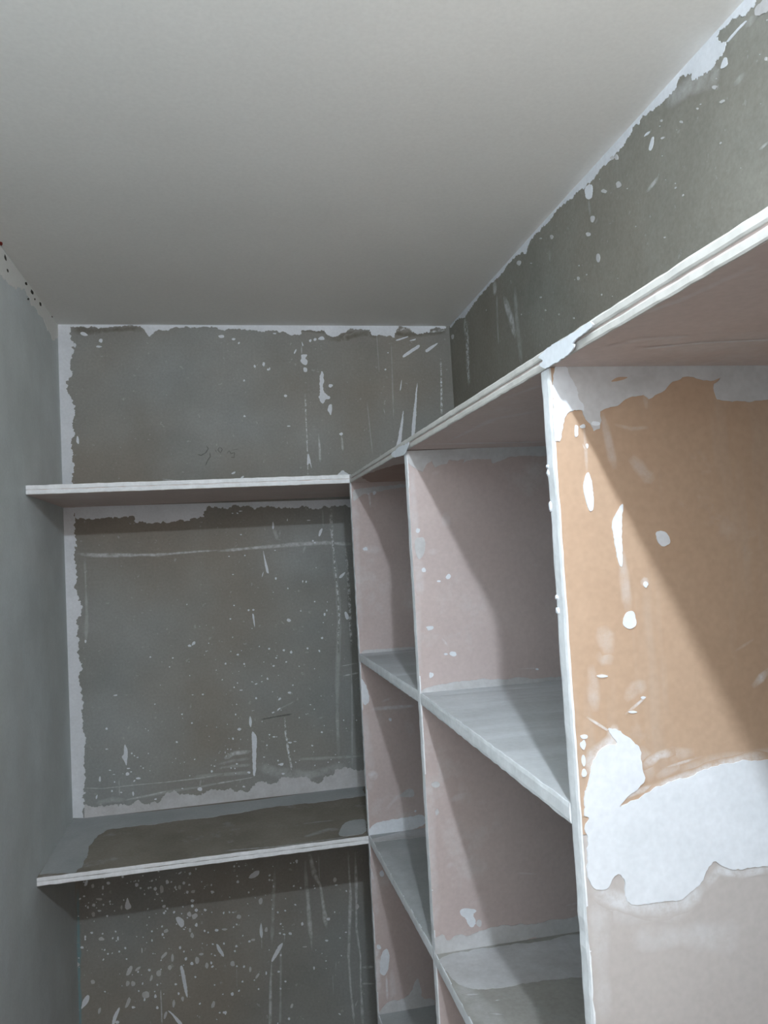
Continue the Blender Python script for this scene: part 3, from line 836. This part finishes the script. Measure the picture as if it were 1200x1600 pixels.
# feathered smears around the filled joint and along the faces
for pts, w, mt in ([[(430, 350), (420, 420), (340, 480), (320, 560)], 60, 'film'], [[(540, 440), (560, 520), (570, 590)], 50, 'soft'], [[(560, 650), (700, 575), (850, 520), (1067, 485)], 50, 'film'],
                   [[(700, 540), (860, 500), (1100, 470)], 60, 'soft'], [[(620, 480), (760, 470)], 70, 'soft'], [[(330, 100), (345, 300)], 70, 'soft'], [[(380, -60), (400, 60)], 90, 'soft']):
    strip(d3u, P3, pts, w, win=wd3b, mat=mt)
for pts, w, mt in ([[(330, 1035), (420, 1075), (480, 1100), (620, 1105), (720, 1090), (800, 1020)], 70, 'film'], [[(800, 1020), (860, 960), (960, 975), (1100, 945), (1300, 935)], 60, 'film'],
                   [[(350, 1090), (480, 1140), (620, 1125), (760, 1090)], 110, 'soft'], [[(360, 1060), (370, 1300), (385, 1590)], 90, 'soft'], [[(500, 1250), (700, 1230), (950, 1240)], 140, 'soft']):
    strip(d3l, P3, pts, w, win=wd3b, mat=mt)
for pts, w, mt in ([[(960, 505), (1060, 470), (1190, 410)], 26, 'soft'], [[(1000, 545), (1100, 535), (1250, 528)], 16, 'film'], [[(930, 548), (1000, 530), (1080, 525)], 20, 'soft'], [[(700, 690), (770, 655), (850, 640)], 14, 'soft'],
                   [[(780, 625), (850, 600)], 10, 'soft'], [[(660, 694), (760, 692), (858, 690)], 8, 'film']):
    strip(topb, PT, pts, w, mat=mt)
# face of the second divider
wd2 = Px(620, 650, 3.2)
wb = Px(560, 1200, 3.158)
d2 = dividers[2][0]
P2 = P_d[2]
patch(d2, P2, [(55, 175), (400, 160), (780, 148), (780, 190), (700, 200), (560, 205), (480, 238), (470, 215), (430, 215), (330, 238), (340, 215), (260, 220), (250, 240), (190, 258), (175, 225), (150, 240), (130, 278), (95, 262), (60, 235)],
      name='putty_coat', mat=m_thin, win=wd2, jag=.1, step=.003, straight=(0, 1))
patch(d2, P2, [(115, 1395), (130, 1365), (180, 1350), (300, 1325), (530, 1312), (880, 1300), (880, 1350), (200, 1395)], name='putty_coat', mat=m_thin, win=wd2, jag=.08, step=.004)
patch(d2, P2, [(88, 610), (140, 603), (142, 680), (112, 722), (95, 695)], name='putty_smear', mat=m_thin, win=wd2, jag=.1)
for pts, w, mt in ([[(75, 240), (85, 500), (100, 900), (115, 1300)], 40, m_film_soft], [[(150, 680), (215, 675)], 30, m_film_soft], [[(170, 290), (215, 280)], 22, m_film_soft], [[(245, 480), (250, 560)], 40, m_film_soft],
                   [[(225, 1110), (255, 1150)], 14, m_film], [[(600, 1265), (710, 1260)], 14, m_film_soft], [[(105, 700), (115, 900)], 50, m_film_soft]):
    strip(d2, P2, pts, w, win=wd2, mat=mt)
splats(d2, P2, [(258, 802, 14, 13), (165, 1060, 18, 13), (280, 1187, 20, 13), (172, 1295, 12, 15), (105, 572, 12), (210, 825, 10, 5), (135, 770, 10, 12), (700, 1265, 8, 6), (245, 1190, 10, 6)], wd2, limit=0)
patch(d2, P2, [(500, 700), (530, 690), (587, 700), (562, 722), (582, 762), (565, 786), (545, 780), (530, 740), (505, 726)], name='putty_smear', win=wb, jag=.15, step=.003)
patch(d2, P2, [(370, 935), (372, 840), (395, 830), (420, 818), (440, 858), (490, 818), (540, 832), (610, 795), (760, 770), (960, 755), (1120, 712), (1120, 810), (700, 875)], name='putty_coat', mat=m_thin, win=wb, jag=.1, step=.003)
for pts, w, mt in ([[(340, 30), (360, 300), (375, 800)], 46, m_film_soft], [[(780, 518), (880, 523)], 10, m_film_soft], [[(1020, 680), (1085, 665)], 12, m_film], [[(1040, 700), (1080, 692)], 10, m_film_soft], [[(450, 160), (530, 130)], 30, m_film_soft], [[(430, 490), (470, 470)], 24, m_film_soft]):
    strip(d2, P2, pts, w, win=wb, mat=mt)
splats(d2, P2, [(388, 218, 10, 16), (380, 80, 20, 14), (595, 765, 12, 16)], wb, limit=0, mat=m_thin)
# face of the first divider
wd1 = Px(380, 750, 3.2)
wg = Px(350, 1200, 3.43)
d1 = dividers[1][0]
P1 = P_d[1]
patch(d1, P1, [(545, 50), (600, 38), (830, 16), (830, 32), (740, 45), (650, 62), (600, 70), (575, 90), (548, 110)], name='putty_coat', mat=m_thin, win=wd1, jag=.1, step=.003)
patch(d1, P1, [(580, 880), (600, 850), (640, 848), (700, 845), (860, 832), (880, 845), (700, 862), (600, 880)], name='putty_coat', mat=m_thin, win=wd1, jag=.08, step=.003)
patch(d1, P1, [(582, 985), (600, 1000), (625, 1055), (632, 1110), (605, 1130), (590, 1085)], name='putty_smear', mat=m_putty, win=wd1, jag=.15, step=.003)
patch(d1, P1, [(935, 150), (985, 110), (1015, 113), (1022, 155), (960, 156)], name='putty_smear', mat=m_thin, win=wg, jag=.1)
patch(d1, P1, [(770, 380), (775, 330), (810, 295), (850, 285), (950, 270), (1075, 243), (1080, 315), (775, 385)], name='putty_coat', mat=m_putty, win=wg, jag=.1, step=.003)
patch(d1, P1, [(850, 980), (875, 965), (888, 1000), (880, 1080), (860, 1115), (835, 1100), (835, 1040)], name='putty_smear', win=wg, jag=.12, step=.003)
patch(d1, P1, [(815, 1340), (845, 1290), (880, 1250), (985, 1232), (1030, 1130), (1045, 1130), (1058, 1236), (1130, 1238), (1130, 1275), (830, 1352)], name='putty_coat', mat=m_thin, win=wg, jag=.1, step=.003)
for pts, w, mt in ([[(555, 90), (570, 400), (590, 760)], 40, m_film_soft], [[(590, 345), (690, 350)], 40, m_film_soft], [[(630, 60), (635, 140)], 14, m_film], [[(640, 1145), (780, 1135), (860, 1128)], 18, m_film], [[(690, 1110), (740, 1090)], 12, m_film],
                   [[(600, 1150), (620, 1400), (640, 1560)], 60, m_film_soft]):
    strip(d1, P1, pts, w, win=wd1, mat=mt)
for pts, w, mt in ([[(775, 20), (800, 40), (815, 62)], 50, m_film], [[(860, 230), (940, 140)], 30, m_film_soft], [[(870, 1110), (875, 1240)], 18, m_film], [[(795, 470), (805, 620), (820, 800)], 30, m_film_soft], [[(785, 520), (800, 610)], 30, m_film], [[(810, 940), (825, 1060), (820, 1200)], 40, m_film], [[(900, 1080), (905, 1230)], 40, m_film_soft]):
    strip(d1, P1, pts, w, win=wg, mat=mt)
splats(d1, P1, [(610, 345, 12, 10), (625, 65, 8, 10), (655, 65, 9, 11), (735, 1198, 8)], wd1, limit=0)
splats(d1, P1, [(845, 565, 14, 16), (830, 960, 14, 14), (1025, 230, 6)], wg, limit=0)
# undersides: bare reddish board in the far cell
patch(topb, PT, [(562, 744), (600, 731), (637, 722), (690, 726), (700, 753), (640, 754), (585, 756)], name='bare_spot', mat=m_ply_dark, jag=.1, h=.0005)
# worn tops
o, pl = shelves['B2']
patch(o, pl, [(383, 932), (700, 880), (1110, 812), (1300, 790), (1300, 1010), (1120, 1030), (900, 1050), (720, 1085), (600, 1095), (500, 1075), (440, 1020)], name='putty_coat', mat=m_thin, win=wb, jag=.12, step=.004, h=.0005)
for pts, w, mt in ([[(510, 1120), (600, 1118)], 16, m_film], [[(480, 1060), (600, 1180), (700, 1300)], 150, m_film_soft], [[(640, 1210), (720, 1220)], 16, m_film], [[(670, 1150), (700, 1145)], 12, m_film]):
    strip(o, pl, pts, w, win=wb, mat=mt)
o, pl = shelves['B1']
patch(o, pl, [(772, 385), (1080, 312), (1180, 290), (1180, 360), (900, 385), (800, 400)], name='putty_coat', mat=m_thin, win=wg, jag=.1, step=.004, h=.0005)
strip(o, pl, [(830, 420), (930, 620), (1050, 880)], 130, win=wg, mat=m_film_soft)
o, pl = shelves['A2']
for pts, w, mt in ([[(170, 1400), (500, 1370), (860, 1345)], 40, m_film], [[(620, 1430), (690, 1425)], 12, m_film], [[(160, 1420), (330, 1560)], 50, m_film]):
    strip(o, pl, pts, w, win=wd2, mat=mt)
PL = Plane((0, YS, ZL), (0, 0, 1))
wq = Px(0, 1200, 3)
patch(low_shelf, PL, [(338, 238), (700, 206), (1200, 152), (1700, 82), (1720, 130), (1500, 160), (1200, 196), (900, 240), (620, 275), (500, 290), (440, 340), (415, 380), (385, 465), (350, 492), (185, 500)], name='putty_coat', mat=m_greycoat, win=wq, jag=.12, step=.004, h=.0006, straight=(0, 1, 2, 14))
patch(low_shelf, PL, [(615, 372), (620, 330), (650, 292), (700, 278), (765, 275), (768, 352)], name='putty_coat', mat=m_greycoat, win=wg, jag=.12, step=.004, h=.0006)
for pts, w, mt in ([[(420, 300), (500, 290), (590, 280)], 16, m_film_soft], [[(430, 370), (560, 330), (620, 330)], 40, m_film_soft], [[(0, 445), (300, 420), (700, 365)], 14, m_film]):
    strip(low_shelf, PL, pts, w, win=wg, mat=mt, base=m_shelf)
# filler blobs on the front edges
wj = Px(820, 500, 8.57)
patch(topb, P_front, [(180, 495), (380, 330), (650, 185), (860, 30), (900, 20), (940, 70), (850, 140), (640, 310), (690, 330), (620, 450), (460, 550), (310, 650), (265, 645), (200, 600), (270, 545)], name='filler_blob', win=wj, jag=.08, step=.003, h=.0012)
wk = Px(500, 680, 6)
patch(topb, P_front, [(670, 165), (840, 55), (835, 95), (800, 185), (740, 205), (680, 205)], name='filler_blob', win=wk, jag=.08, step=.003, h=.001)
for x, y, rx, ry in [(186, 675, 10, 8), (188, 705, 9, 12), (200, 868, 14, 18), (232, 1305, 8, 8), (240, 1370, 7, 12)]:
    bm = bmesh.new()
    c = P_front.hit(*wd3([(x + 12, y)])[0])
    bmesh.ops.create_icosphere(bm, subdivisions=2, radius=1)
    for v in bm.verts:
        k = 1 + random.uniform(-.2, .2)
        v.co = Vector((v.co.x * .0014 * k, v.co.y * .003 * k, v.co.z * ry / 3 / F * YD3 * 1.5 * k)) + Vector((XF - .0003, YD3 + T - .003, c.z))
    from_bm('filler_lump', bm, m_putty, d3u, True)
